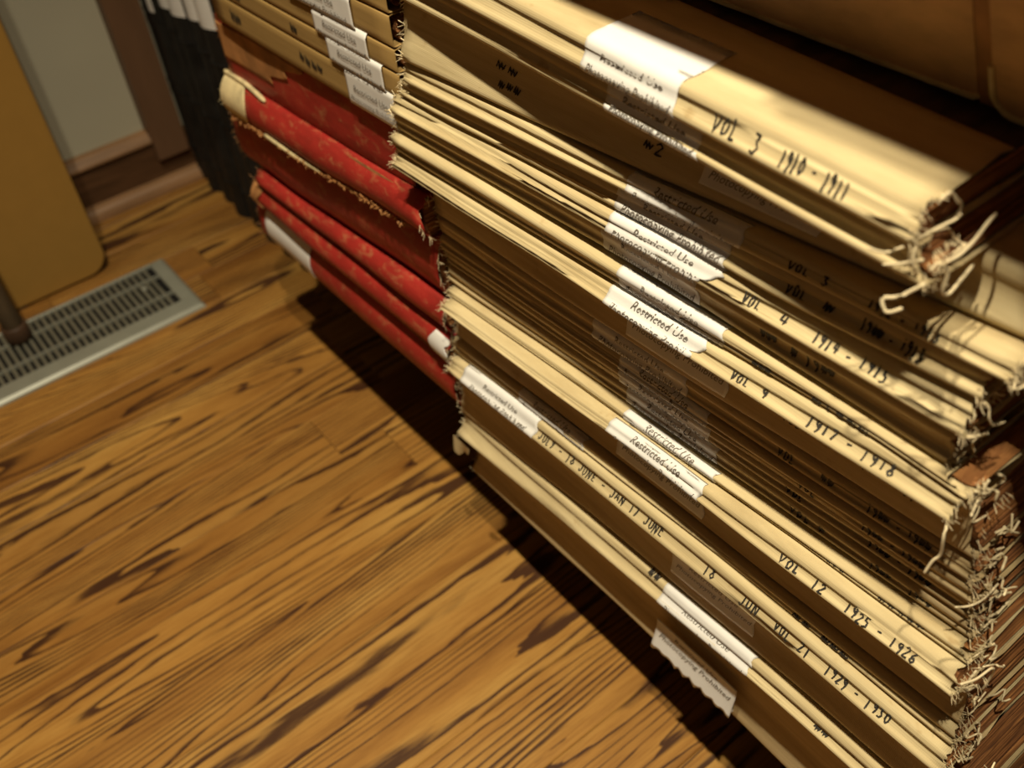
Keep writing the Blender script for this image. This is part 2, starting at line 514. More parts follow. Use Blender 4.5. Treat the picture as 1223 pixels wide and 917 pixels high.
def spine_mesh(v, mat, ny=36, thick=.0009, ragged=.0022, parent=None, name='spine_cloth'):
    prof0, _ = v.profile(v.yn); K = len(prof0)
    def ring(y, j, end):
        P, _ = v.profile(y)
        out = []; inn = []
        for k, (x, z) in enumerate(P):
            a = P[max(k - 1, 0)]; b = P[min(k + 1, K - 1)]
            L = max(math.hypot(b[0] - a[0], b[1] - a[1]), 1e-9)
            nx, nz = (b[1] - a[1]) / L, -(b[0] - a[0]) / L
            yy = y + (end * ragged * noise1(k * .9 + v.seed * 7, v.seed + 3) if end else 0)
            if end == -1 and v.step:
                zt, zb = v.zs(y); yy += v.step * max(0, min(1, (z - zb) / (zt - zb)))
            out.append((x, yy, z)); inn.append((x - nx * thick, yy, z - nz * thick))
        return out, inn
    vs = []; fs = []
    rows = []
    for j in range(ny + 1):
        y = v.yn + (v.yf - v.yn) * j / ny
        o_, i_ = ring(y, j, -1 if j == 0 else (1 if j == ny else 0))
        rows.append((len(vs), len(vs) + K)); vs += o_ + i_
    for j in range(ny):
        a, ai = rows[j]; b, bi = rows[j + 1]
        for k in range(K - 1):
            fs.append((a + k, a + k + 1, b + k + 1, b + k))
            fs.append((ai + k, bi + k, bi + k + 1, ai + k + 1))
    for j, flip in ((0, 0), (ny, 1)):
        a, ai = rows[j]
        for k in range(K - 1):
            f = (a + k, ai + k, ai + k + 1, a + k + 1)
            fs.append(f if not flip else f[::-1])
    for k in (0, K - 1):
        for j in range(ny):
            f = (rows[j][0] + k, rows[j + 1][0] + k, rows[j + 1][1] + k, rows[j][1] + k)
            fs.append(f)
    o = mesh_obj(name, vs, fs, mat, parent, True); fix_normals(o)
    return o

def pages_mesh(v, parent, depth=.33, inset=.0008):
    """text block: near and far ends show stacked uneven sections"""
    def zrow(y):
        zt, zb = v.zs(y); return zt - .0034, zb + .0034
    n = max(4, int((v.zs((v.yn + v.yf) / 2)[0] - v.zs((v.yn + v.yf) / 2)[1]) / .0016))
    nx = 10
    vs = []; fs = []
    def endgrid(y, sgn, sd):
        base = len(vs)
        zt, zb = zrow(y)
        for i in range(n + 1):
            jit = (hsh(i, v.seed + sd) - .5) * .0022
            for k in range(nx + 1):
                fx = (k / nx) ** 1.7
                xs = v.xf(y) + .0055 + (v.hol or 0) * 1.3 + max(0, v.skew) * (v.zs(y)[0] - v.zs(y)[1]) * (1 - i / n) + max(0, -v.skew) * .0 + .0035 * abs(2 * i / n - 1) ** 2 + depth * fx
                wv = .0008 * math.sin(fx * 30 + i * .7)
                vs.append((xs, y + sgn * inset + (v.step * (1 - i / n) if sgn > 0 else 0) + sgn * (jit if 0 < i < n else 0), zt + (zb - zt) * i / n + (wv if 0 < i < n else 0)))
        for i in range(n):
            for k in range(nx):
                a = base + i * (nx + 1) + k
                fs.append((a, a + 1, a + nx + 2, a + nx + 1))
        return base
    ys = [v.yn, v.yn + (v.yf - v.yn) * .33, v.yn + (v.yf - v.yn) * .66, v.yf]
    b0 = endgrid(ys[0], 1, 1); b1 = endgrid(ys[-1], -1, 2)
    W = nx + 1
    def per(b):
        return [b + k for k in range(W)] + [b + i * W + nx for i in range(1, n + 1)] + [b + n * W + k for k in range(nx - 1, -1, -1)] + [b + i * W for i in range(n - 1, 0, -1)]
    pa, pb = per(b0), per(b1)
    L = len(pa)
    for k in range(L):
        fs.append((pa[k], pb[k], pb[(k + 1) % L], pa[(k + 1) % L]))
    o = mesh_obj('page_block', vs, fs, M_PAGE, parent); fix_normals(o)
    return o

def boards(v, parent, mat, over=.001, depth=.345, start=.012):
    for top in (1, 0):
        vs = []; 
        for y in (v.yn + over + (v.step * .95 if top else 0), (v.yn + v.yf) / 2, v.yf - over):
            zt, zb = v.zs(y)
            z1 = (zt - .0011) if top else (zb + .0011)
            z2 = z1 - .0021 if top else z1 + .0021
            xs = v.xf(y)
            sx = xs + start + .012
            vs += [(sx, y, z1), (xs + depth, y, z1), (xs + depth, y, z2), (sx, y, z2)]
        fs = []
        for j in range(2):
            for k in range(4): fs.append((4 * j + k, 4 * j + (k + 1) % 4, 4 * j + 4 + (k + 1) % 4, 4 * j + 4 + k))
        fs += [(0, 3, 2, 1), (8, 9, 10, 11)]
        o = mesh_obj('cover_board', vs, fs, mat, parent); fix_normals(o)

def fringe(v, parent, near=True, n=46, length=.007, rng=None, mat=None, spread=1.0, name='frayed_edge'):
    """short broken threads along the cloth's cut edge"""
    rng = rng or random
    vs = []; fs = []
    y = v.yn if near else v.yf
    P, m = v.profile(y)
    zt, zb = v.zs(y)
    tmax = .016 + (zt - zb) / 2
    sg = -1 if near else 1
    for i in range(n):
        t = rng.uniform(-tmax, tmax)
        p = v.at(y, t, .0003)
        L = length * rng.uniform(.3, 1.3)
        d = Vector((rng.uniform(-.7, .35), sg * rng.uniform(.3, 1.0), rng.uniform(-.8, .35))).normalized()
        b = Vector((rng.uniform(-1, 1), rng.uniform(-.6, .6), rng.uniform(-1, .4))) * .5
        pts = [p - d * .002]
        q = Vector(p)
        for k in range(4):
            q = q + (d + b * (k / 3)).normalized() * (L / 4); pts.append(Vector(q))
        tube(vs, fs, pts, rng.uniform(.00015, .00036), 3)
    o = mesh_obj(name, vs, fs, mat or M_THREAD, parent)
    o['kind'] = 'stuff'
    return o

def thread(pts, r, parent, mat=None, name='loose_thread'):
    # catmull-rom through the points
    P = [Vector(p) for p in pts]; out = []
    for i in range(len(P) - 1):
        p0 = P[max(i - 1, 0)]; p1 = P[i]; p2 = P[i + 1]; p3 = P[min(i + 2, len(P) - 1)]
        for k in range(5):
            t = k / 5
            out.append(.5 * ((2 * p1) + (-p0 + p2) * t + (2 * p0 - 5 * p1 + 4 * p2 - p3) * t * t + (-p0 + 3 * p1 - 3 * p2 + p3) * t ** 3))
    out.append(P[-1])
    vs = []; fs = []; tube(vs, fs, out, r, 6)
    return mesh_obj(name, vs, fs, mat or M_THREAD, parent, True)

def patch(v, y0_, y1_, t0, t1, off, mat, parent, name, nu=28, nv=14, umax=None, umin=None, vlo=None, thick=.0003, curl=0):
    """a sheet wrapped on the spine. u runs from y0_ (far, left) to y1_ (near, right); t from t1 (top) to t0"""
    vs = []; fs = []
    for i in range(nu + 1):
        for j in range(nv + 1):
            vv = j / nv
            u0 = umin(vv) if umin else 0.0
            u1 = umax(vv) if umax else 1.0
            u = u0 + (u1 - u0) * i / nu
            tl = t0 + (vlo(u) if vlo else 0)
            t = t1 + (tl - t1) * vv
            o_ = off + (curl * max(0, u - .9) * 10 if curl else 0)
            vs.append(v.at(y0_ + (y1_ - y0_) * u, t, o_))
    n1 = len(vs)
    W = nv + 1
    for i in range(nu + 1):
        for j in range(nv + 1):
            vs.append(vs[i * W + j] + Vector((thick, 0, 0)))
    for i in range(nu):
        for j in range(nv):
            a = i * W + j
            fs.append((a, a + 1, a + W + 1, a + W))
            fs.append((n1 + a, n1 + a + W, n1 + a + W + 1, n1 + a + 1))
    per = [i * W for i in range(nu + 1)] + [nu * W + j for j in range(1, W)] + [i * W + nv for i in range(nu - 1, -1, -1)] + [j for j in range(nv - 1, 0, -1)]
    for k in range(len(per)):
        a, b = per[k], per[(k + 1) % len(per)]
        fs.append((a, b, n1 + b, n1 + a))
    o = mesh_obj(name, vs, fs, mat, parent, True); fix_normals(o)
    return o

# lettering ---------------------------------------------------------
_txt_cache = {}
def text_geo(body):
    if body in _txt_cache: return _txt_cache[body]
    cu = bpy.data.curves.new('t', 'FONT'); cu.body = body; cu.size = 1.0; cu.shear = .32; cu.align_x = 'CENTER'
    cu.resolution_u = 2
    ob = bpy.data.objects.new('t', cu); sc.collection.objects.link(ob)
    dg = bpy.context.evaluated_depsgraph_get(); dg.update()
    me = bpy.data.meshes.new_from_object(ob.evaluated_get(dg))
    vs = [v.co.copy() for v in me.vertices]; fs = [tuple(p.vertices) for p in me.polygons]
    bpy.data.objects.remove(ob); bpy.data.curves.remove(cu); bpy.data.meshes.remove(me)
    _txt_cache[body] = (vs, fs); return vs, fs

def label_text(v, y0_, y1_, tc, parent, off, size=.0112, lines=('Restricted Use', 'Photocopying Prohibited'), gap=.0115, limit=None, umax=None):
    vs = []; fs = []
    cy = (y0_ + y1_) / 2; L = abs(y1_ - y0_)
    for li, body in enumerate(lines):
        g, f = text_geo(body)
        w = max(p.x for p in g) - min(p.x for p in g)
        s = min(size, L * .90 / w)
        base = len(vs)
        for p in g:
            u = p.x * s
            t = tc - li * gap + (p.y - .3) * s
            vs.append(v.at(cy - u, t, off))
        if umax:
            lim = cy - (umax * L - L / 2)
            f = [q for q in f if min(vs[base + i].y for i in q) > lim]
        fs += [tuple(base + i for i in q) for q in f]
    return mesh_obj('printed_text', vs, fs, M_PRINT, parent)

GL = {'0': [[(.5, 1), (.1, .7), (.1, .3), (.5, 0), (.8, .3), (.8, .7), (.5, 1)]], '1': [[(.4, 1), (.45, 0)]],
      '2': [[(.1, .8), (.5, 1), (.8, .75), (.1, 0), (.9, .05)]], '3': [[(.1, .95), (.7, .95), (.4, .6), (.8, .3), (.5, 0), (.1, .1)]],
      '4': [[(.3, 1), (.1, .45), (.9, .45)], [(.7, .9), (.65, 0)]], '5': [[(.9, 1), (.25, 1), (.2, .6), (.7, .55), (.75, .15), (.1, 0)]],
      '6': [[(.7, 1), (.2, .6), (.15, .15), (.5, 0), (.8, .25), (.6, .5), (.2, .35)]], '7': [[(.1, .95), (.85, 1), (.35, 0)]],
      '8': [[(.5, .5), (.15, .8), (.5, 1), (.8, .8), (.5, .5), (.1, .2), (.5, 0), (.85, .2), (.5, .5)]],
      '9': [[(.8, .9), (.4, 1), (.15, .75), (.45, .5), (.8, .85), (.75, .4), (.6, 0)]],
      'V': [[(.05, 1), (.45, 0), (.9, 1)]], 'O': [[(.5, 1), (.1, .6), (.3, .05), (.75, .1), (.85, .7), (.5, 1)]], 'L': [[(.2, 1), (.2, 0), (.8, .05)]],
      'J': [[(.7, 1), (.65, .15), (.35, 0), (.1, .2)]], 'U': [[(.1, 1), (.15, .15), (.5, 0), (.8, .2), (.8, 1)]], 'N': [[(.1, 0), (.1, 1), (.8, 0), (.85, 1)]],
      'E': [[(.8, 1), (.15, 1), (.15, 0), (.8, 0)], [(.15, .5), (.7, .5)]], 'Y': [[(.05, 1), (.45, .5)], [(.9, 1), (.3, 0)]], 'A': [[(.05, 0), (.45, 1), (.85, 0)], [(.2, .4), (.7, .4)]],
      '-': [[(.1, .45), (.8, .5)]], '~': [[(.0, .25), (.2, .95), (.35, .1), (.55, .85), (.7, .15), (1.0, .75)], [(.1, .55), (.8, .4)]], ' ': []}
def handwrite(v, body, ya, yb, parent, h=.0095, tc=0.0, off=.0005, w=.00062, dbl=True):
    """body is spread from ya (left, far) to yb (right, near)"""
    vs = []; fs = []
    n = len(body); cw = abs(ya - yb) / n
    rng = random.Random(hash(body) % 1000 if False else len(body) * 13 + int(ya * 1000))
    for i, ch in enumerate(body):
        for st in GL.get(ch, []):
            jx, jy, sc_ = rng.uniform(-.06, .06), rng.uniform(-.12, .12), rng.uniform(.85, 1.1)
            pts = [(ya - (i + .1 + (x * .78 + jx)) * cw, tc + ((yy - .5) * sc_ + jy) * h) for x, yy in st]
            fine = []
            for a, b in zip(pts, pts[1:]):
                for k in range(4): fine.append((a[0] + (b[0] - a[0]) * k / 4, a[1] + (b[1] - a[1]) * k / 4))
            fine.append(pts[-1])
            base = len(vs)
            for k, p in enumerate(fine):
                a = fine[max(k - 1, 0)]; b = fine[min(k + 1, len(fine) - 1)]
                dx, dy = b[0] - a[0], b[1] - a[1]; L = math.hypot(dx, dy) or 1
                ww = w * rng.uniform(.75, 1.2)
                for sg in (1, -1):
                    vs.append(v.at(p[0] - dy / L * ww * sg, p[1] + dx / L * ww * sg, off))
            for k in range(len(fine) - 1):
                a = base + 2 * k; fs.append((a, a + 1, a + 3, a + 2))
    return mesh_obj('handwriting', vs, fs, M_INK, parent)

# ---- main stack data: key, x front far / near, bottom z polynomial, near y, far y, label (far y, near y)
MS = [
 ('A1', 0.366, 0.34, (0, -0.00482, -0.27767), .192, .705, (0.425, 0.345), 0.3),
 ('A2', 0.368, 0.343, (-0.02036, 0.00057, -0.2966), .182, .650, (0.407, 0.328), 0.25),
 ('B', 0.367, 0.382, (0.01443, -0.06705, -0.31931), .060, .659, (0.35, 0.263), 0.22),
 ('C', 0.367, 0.365, (-0.01354, -0.05531, -0.33261), .140, .661, (0.4, 0.304), 0.28),
 ('D', 0.368, 0.365, (0.02424, -0.08115, -0.34802), .152, .672, (0.413, 0.314), 0.25),
 ('E', 0.363, 0.357, (-0.03956, -0.01675, -0.37786), .151, .682, (0.414, 0.316), 0.45),
 ('F', 0.368, 0.366, (-0.05781, 0.01555, -0.41096), .156, .686, (0.424, 0.334), -0.12),
 ('G', 0.363, 0.361, (0.03737, -0.09101, -0.40183), .138, .686, (0.403, 0.307), -0.15),
 ('H', 0.355, 0.352, (-0.02152, -0.03034, -0.42953), .142, .687, (0.41, 0.311), 0.42),
 ('I1', 0.378, 0.377, (0.03362, -0.0796, -0.46973), .132, .664, (0.413, 0.314), 0),
 ('I2', 0.38, 0.378, (0.06778, -0.11244, -0.48335), .128, .664, (0.453, 0.352), 0),
 ('I3', 0.379, 0.377, (0, -0.06271, -0.5054), .124, .663, (0.423, 0.329), 0),
 ('I4', 0.381, 0.380, (0.00801, -0.06812, -0.52117), .121, .662, (0.424, 0.328), 0),
 ('I5', 0.381, 0.380, (0.0036, -0.07567, -0.53495), .118, .661, (0.417, 0.32), 0.0),
 ('J', 0.373, 0.372, (-0.05282, -0.02651, -0.55106), .112, .655, (0.411, 0.313), -0.05),
 ('K', 0.36, 0.356, (-0.03678, -0.01701, -0.56933), .107, .650, (0.417, 0.315), 0.38),
 ('M1', 0.377, 0.375, (0, -0.05052, -0.61399), .102, .659, (0.425, 0.325), 0),
 ('M2', 0.371, 0.368, (-0.10807, 0.02577, -0.63708), .099, .660, (0.552, 0.459), 0.15),
 ('N', 0.358, 0.355, (-0.03057, -0.03022, -0.64938), .094, .655, (0.633, 0.516), 0.38),
 ('O1', 0.372, 0.37, (-0.05606, -0.03035, -0.71109), .080, .664, (0.354, 0.263), 0),
 ('O2', 0.36, 0.356, (-0.09231, -0.02171, -0.72963), .080, .662, (0.354, 0.252), 0.45),
 ('P', 0.376, 0.37, (-0.07115, 0.04862, -0.85444), .080, .664, (0.367, 0.269), 0),
]
LAB = {
 'A1': 'thick canvas-spined volume marked VOL 3 1910 - 1911, topmost of the main stack',
 'A2': 'shaded canvas-spined volume directly under the topmost one, with tangled threads hanging at its near end',
 'B': 'canvas-spined volume third from the top, its near end running out of frame',
 'C': 'canvas-spined volume marked 1912 - 1913, half in shadow, fourth from the top of the stack',
 'D': 'canvas-spined volume marked 1913, mostly shaded, lying directly on the one marked 1914 - 1915',
 'E': 'canvas-spined volume marked VOL 4 1914 - 1915 with a torn white label',
 'F': 'narrow canvas-spined volume squeezed just beneath the one marked 1914 - 1915',
 'G': 'canvas-spined volume with a bright upper ridge, lying on the one marked 1917 - 1918',
 'H': 'canvas-spined volume marked VOL 9 1917 - 1918, one long thread hanging from its corner',
 'I1': 'dark shaded volume lying directly beneath the one marked 1917 - 1918',
 'I2': 'dark shaded volume whose label sits farther left than the other shaded labels, mid stack',
 'I3': 'dark shaded volume in the very middle of the shaded band',
 'I4': 'dark shaded volume second from the bottom of the shaded band in mid stack',
 'I5': 'dark shaded volume lowest of the shaded band, its upper ridge faintly lit',
 'J': 'thin half-lit volume lying directly on the one marked VOL 12',
 'K': 'bright canvas-spined volume marked VOL 12 1925 - 1926 with a white label at mid length',
 'M1': 'shaded canvas-spined volume directly beneath the one marked VOL 12',
 'M2': 'shaded volume with a grey label, lying on the one marked 1929 - 1930',
 'N': 'bright canvas-spined volume marked VOL 21 1929 - 1930, label at its far end',
 'O1': 'thick dark shaded volume directly beneath the one marked 1929 - 1930',
 'O2': 'lit canvas-spined volume second from the bottom, crumpled white label with folded corners',
 'P': 'bottommost volume of the main stack, shaded spine with a torn sagging label',
}
def top_A1(y): return -.25889 + .0035 * y
tops = [top_A1]
for i, d in enumerate(MS):
    prev = tops[-1]; c = d[3]
    def bot(y, prev=prev, c=c): return min(polyv(c, y), prev(y) - .0075)
    tops.append(bot)
VOLS = {}
rng = random.Random(11)
for i, (key, xf, xn, c, yn, yf, lab, skew) in enumerate(MS):
    hol = None; wrap = .12
    if key == 'A1': hol, wrap = .0012, .068
    if key == 'P': hol = .010
    if key == 'O1': hol = .005
    v = Vol(key, xf, xn, tops[i], tops[i + 1], yn, yf, 'hollow', i + 1, wrap, hollow=hol)
    v.skew = skew
    if i: v.step = max(0.0, min(.016, MS[i - 1][4] - yn))
    VOLS[key] = v
    t = thing('bound_volume', LAB[key], 'book', (0, 0, 0), 'canvas-spined volumes in the main stack')
    mat = M_CANVAS_SHADED if key in ('I1', 'I2', 'I3', 'I4', 'I5', 'M1', 'O1', 'P') else M_CANVAS
    sp = spine_mesh(v, mat, 40, parent=t)
    pages_mesh(v, t)
    boards(v, t, M_BOARD if key == 'A1' else M_GREYBOARD)
    fringe(v, t, True, 30 if key in ('A1', 'A2', 'C', 'E', 'H', 'K', 'N') else 20, .0055, rng)
    fringe(v, t, False, 46 if key in ('B', 'C', 'D', 'E', 'G', 'H', 'K') else 30, .0055, rng)
    # a few long loops of broken sewing thread at the near end
    for q in range(3):
        zt, zb = v.zs(yn); x0 = v.xf(yn)
        a = Vector((x0 + rng.uniform(.002, .03), yn - .001, rng.uniform(zb, zt)))
        pts = [a]
        for k in range(4):
            a = a + Vector((rng.uniform(-.006, .009), rng.uniform(-.003, .001), rng.uniform(-.007, .003))); pts.append(a.copy())
        thread(pts, rng.uniform(.0005, .0009), t)
    # the printed paper label
    P0, _ = v.profile((lab[0] + lab[1]) / 2)
    zt, zb = v.zs((lab[0] + lab[1]) / 2); H = zt - zb
    half = .0175
    um = None; um2 = None; vlo = None; umn = None
    if key == 'E': um = lambda q: (1.0 - .02 * math.sin(q * 40)) if q < .42 else (.98 - (q - .42) * .45 - .02 * math.sin(q * 50))
    elif key == 'H': um = lambda q: .84 + .03 * math.sin(q * 30) if q > .5 else (.93 - abs(q - .3) * .2)
    elif key == 'O2':
        um = lambda q: 1.0 - .03 * abs(math.sin(q * 9)); 
    elif key == 'P':
        vlo = lambda u: -.004 * abs(math.sin(u * 23 + 1)) * (1 if u > .3 else .5)
    else:
        sd = i * 1.7
        um = lambda q, sd=sd: 1.0 - .012 * (1 + math.sin(q * 11 + sd))
    tt0, tt1 = -half, half
    if key == 'A1': tt0, tt1 = -.0155, .052
    if key == 'P': tt0, tt1 = -.020 - H * .12, .012
    if key == 'A2': tt0, tt1 = -.0125, .0125
    if key == 'B': tt0, tt1 = -.013, .013
    hmax = H / 2 + .007
    if key not in ('A1', 'P'):
        tt0 = max(tt0, -hmax); tt1 = min(tt1, hmax)
    loff = .0085 if key == 'P' else 0
    if key == 'P': tt0, tt1 = -.040, -.002
    lp = patch(v, lab[0], lab[1], tt0, tt1, .0006 + loff, M_PAPER, t, 'paper_label', umax=um, vlo=vlo, nv=20 if key == 'A1' else 14)
    mt = {'A1': .0036, 'P': -.012, 'O2': .0005}.get(key, .0045)
    sz = .0088
    lt = label_text(v, lab[0], lab[1], mt, lp, .0011 + loff, size=sz, gap=.0100, umax={'E': .84, 'H': .80}.get(key))

INK = [('A1', 'VOL', .319, .300, .0), ('A1', '3', .291, .284, 0), ('A1', '1910 - 1911', .272, .229, 0),
       ('B', '~~', .545, .520, .004), ('B', '~~~', .540, .515, -.008), ('B', '~2', .399, .380, -.004),
       ('C', 'VOL', .272, .257, 0), ('C', '3', .250, .244, 0), ('C', '1912 - 1913', .220, .178, 0),
       ('D', 'VOL', .272, .257, 0), ('D', '~', .246, .238, 0), ('D', '19~~ - 1913', .222, .184, 0),
       ('E', 'VOL', .297, .283, 0), ('E', '4', .270, .263, 0), ('E', '1914 - 1915', .246, .197, 0),
       ('F', '~~~', .285, .272, 0), ('F', '~ 19~~', .262, .23, 0), ('G', '~~~', .285, .270, -.003), ('G', '~19~~', .24, .20, -.003),
       ('H', 'VOL', .295, .280, 0), ('H', '9', .271, .265, 0), ('H', '1917 - 1918', .237, .177, 0),
       ('I1', 'VOL', .27, .255, 0), ('I1', '~~', .24, .23, 0), ('I1', '19~~ - 19~~', .21, .165, 0),
       ('I2', 'VOL', .27, .255, 0), ('I2', '~~', .235, .225, 0), ('I2', '19~~ - 19~~', .20, .155, 0),
       ('I3', 'VOL', .25, .235, 0), ('I3', '19~~ - 19~~', .20, .155, 0),
       ('I4', 'VOL', .26, .245, 0), ('I4', '19~~ - 19~~', .195, .150, 0),
       ('I5', 'VOL ~', .255, .225, 0), ('I5', '19~~ - 19~~', .19, .145, 0),
       ('J', '~~~', .215, .20, 0), ('J', '~~~~~', .175, .14, 0),
       ('K', 'VOL', .242, .224, -.001), ('K', '12', .214, .203, -.001), ('K', '1925 - 1926', .188, .134, -.001),
       ('M1', '~~~', .22, .20, 0), ('M2', '~~ ~~~', .23, .18, -.003),
       ('N', 'JULY - 18 JUNE', .513, .435, 0), ('N', '- JAN 17 JUNE', .428, .352, 0), ('N', '18', .308, .296, 0), ('N', 'JUN', .270, .252, 0),
       ('N', 'VOL', .238, .222, 0), ('N', '21', .215, .204, 0), ('N', '1929 - 1930', .191, .137, 0),
       ('O2', '~~', .375, .362, .012), ('O2', '~~', .19, .175, 0)]
parts_of = {}
for o in list(sc.objects):
    if o.get('category') == 'book': parts_of[o['label']] = o
for k, s_, a, b, tc in INK:
    v = VOLS[k]; zt, zb = v.zs((a + b) / 2)
    h = min(.0105, (zt - zb) * .5)
    if s_.startswith('~') and k == 'B': h = .007
    handwrite(v, s_, a, b, parts_of[LAB[k]], h=h, tc=tc)

# special threads and torn pieces
A1o, A2o, Ho, Oo, Po, No, Ko = (parts_of[LAB[k]] for k in ('A1', 'A2', 'H', 'O2', 'P', 'N', 'K'))
def nend(k, dx, dy, dz):
    v = VOLS[k]; zt, zb = v.zs(v.yn)
    return Vector((v.xf(v.yn) + dx, v.yn + dy, (zt + zb) / 2 + dz))
thread([nend('H', .003, 0, -.006), nend('H', -.003, -.003, -.012), nend('H', -.002, -.004, -.027), nend('H', -.004, -.002, -.033), nend('H', -.007, -.001, -.043)], .0009, Ho)
thread([nend('A1', .004, .002, -.010), nend('A1', -.002, .008, -.014), nend('A1', -.007, .014, -.012)], .0007, A1o)
thread([nend('A2', .002, .003, .006), nend('A2', -.002, .012, .001), nend('A2', -.005, .018, -.001)], .0008, A2o)
thread([nend('A2', -.001, -.002, -.003), nend('A2', -.006, .006, -.012), nend('A2', -.009, .012, -.015), nend('A2', -.010, .008, -.020), nend('A2', -.006, .003, -.017)], .0010, A2o)
thread([nend('A2', .004, -.003, .006), nend('A2', .010, -.005, .0), nend('A2', .008, -.006, -.010), nend('A2', .014, -.006, -.015), nend('A2', .024, -.005, -.013), nend('A2', .034, -.004, -.010)], .0009, A2o)
thread([nend('A2', .008, -.003, .004), nend('A2', .014, -.006, .007), nend('A2', .026, -.005, .008), nend('A2', .036, -.004, .012), nend('A2', .044, -.003, .013)], .0009, A2o)
thread([nend('A1', .006, -.001, -.008), nend('A1', .001, -.004, -.014), nend('A1', .004, -.006, -.022), nend('A1', .010, -.005, -.026)], .0008, A1o)
thread([nend('K', .002, -.001, .010), nend('K', .014, -.004, .006), nend('K', .030, -.005, .002), nend('K', .036, -.005, -.012), nend('K', .034, -.004, -.030)], .0008, Ko)
thread([nend('I3', .018, -.004, .002), nend('I3', .006, -.004, -.001), nend('I3', -.002, -.001, -.004), nend('I3', -.009, .004, -.004)], .0007, parts_of[LAB['I3']])

v = VOLS['O2']; zt, zb = v.zs(.66)
vs = []; fs = []
for i in range(9):
    for j in range(6):
        y = v.yf + .004 - .030 * i / 8
        d = j / 5
        vs.append((v.xf(y) - .002 - .003 * math.sin(i * .8) * d, y + .004 * d, zb + .004 - d * (.026 - .017 * abs(i / 8 - .25) + .003 * math.sin(i * 2.3))))
for i in range(8):
    for j in range(5):
        a = i * 6 + j; fs.append((a, a + 1, a + 7, a + 6))
mesh_obj('hanging_cloth_flap', vs, fs, M_CANVAS, Oo, True)
v = VOLS['P']
for (yy_, tt_, sz_) in ((.335, -.052, .006), (.276, -.056, .008)):
    p = v.at(yy_, tt_ + .020, .001)
    pts = [p, p + Vector((-.002, -.001, -.004)), p + Vector((-.003, -.004, -.007))]
    o = thread(pts, sz_ * .33, Po, M_PAPER, 'paper_scrap')

# ---- tan volumes and red volumes beyond (second bay)
def lin(a, b): return lambda y: a * y + b
YB = [('Y7', -.262), ('Y6', -.284), ('Y5', -.306), ('Y4', -.334), ('Y3', -.3556), ('Y2', -.3785), ('Y1', -.4124)]
YL = {'Y7': 'upper tan cloth volume over the red books, highest of its pile',
      'Y6': 'tan cloth volume second from the top of the pile over the red books',
      'Y5': 'tan cloth volume with no visible label, above the labelled tan ones over the red books',
      'Y4': 'tan cloth volume bearing the uppermost visible grey-white label over the red books',
      'Y3': 'tan cloth volume with a mostly covered label, third from the bottom of the tan pile',
      'Y2': 'tan cloth volume second from the bottom of the tan pile, labelled and ink-marked',
      'Y1': 'tan cloth volume resting directly on the red books, label near its right end'}
YLab = {'Y4': (.850, .733), 'Y3': (.808, .717), 'Y2': (.792, .700), 'Y1': (.770, .690)}
prev = lin(-.027, -.240)
for i, (k, b) in enumerate(YB):
    bt = lin(-.027, b)
    v = Vol(k, .372, .372, prev, bt, .690 if k == 'Y1' else .676, 1.053 + .004 * (i % 3), 'flat', 40 + i, .30, wob=.0004)
    t = thing('tan_volume', YL[k], 'book', (0, 0, 0), 'tan cloth volumes piled on the red books')
    spine_mesh(v, M_TAN, 14, ragged=.0003, parent=t)
    pages_mesh(v, t, .29); 
    if k in YLab:
        y0_, y1_ = YLab[k]
        H = prev(.75) - bt(.75)
        lp = patch(v, y0_, y1_, -H / 2 - .0045, H / 2 + .001, .0012 + .0004 * (7 - i), M_PAPER, t, 'paper_label')
        label_text(v, y0_, y1_, .002, lp, .0019 + .0004 * (7 - i), size=.0095, gap=.0105)
    if k == 'Y2':
        handwrite(v, '~~', .985, .972, t, h=.012); handwrite(v, '~~', .865, .852, t, h=.012)
    if k == 'Y1':
        handwrite(v, '~~~', 1.01, .985, t, h=.016); handwrite(v, '~~~~', .86, .815, t, h=.014)
    prev = bt

RB_ = [('R1', .378, (-.07306, -.43981), .690, 1.075, 'flat', 0), ('R2', .364, (-.08839, -.4747), .668, 1.090, 'round', .012),
       ('R3', .376, (-.08655, -.55191), .668, 1.125, 'round', .010), ('R4', .371, (-.03807, -.62571), .668, 1.085, 'round', .010),
       ('R5', .367, (-.0205, -.68043), .667, 1.100, 'round', .011), ('R6', .371, (-.01177, -.75548), .668, 1.118, 'round', .013)]
RL = {'R1': 'dark red volume with a scuffed brown leather patch, directly under the tan volumes',
      'R2': 'red volume with a torn cream patch at its head and a frayed lower spine edge',
      'R3': 'recessed deep red volume just beneath the frayed spine edge',
      'R4': 'red cloth volume third from the bottom of the red pile',
      'R5': 'red cloth volume second from the bottom with crumpled white paper at its near end',
      'R6': 'bottommost red volume with a blank white spine label at its far end'}
rbase = prev
RV = {}
for i, (k, x, (a, b), yn, yf, stl, bl) in enumerate(RB_):
    bt = lin(a, b)
    v = Vol(k, x, x, prev, bt, yn, yf, stl, 60 + i, .14, bulge=bl, wob=.0016)
    RV[k] = v
    t = thing('red_volume', RL[k], 'book', (0, 0, 0), 'worn red volumes in the far pile')
    parts_of[k] = t
    spine_mesh(v, M_RED, 30, ragged=.006, parent=t)
    pages_mesh(v, t, .29); boards(v, t, M_RED, depth=.30, start=.03)
    fringe(v, t, False, 26, .007, rng, M_PARCH if k == 'R2' else M_LEATHER)
    fringe(v, t, True, 30, .007, rng)
    prev = bt
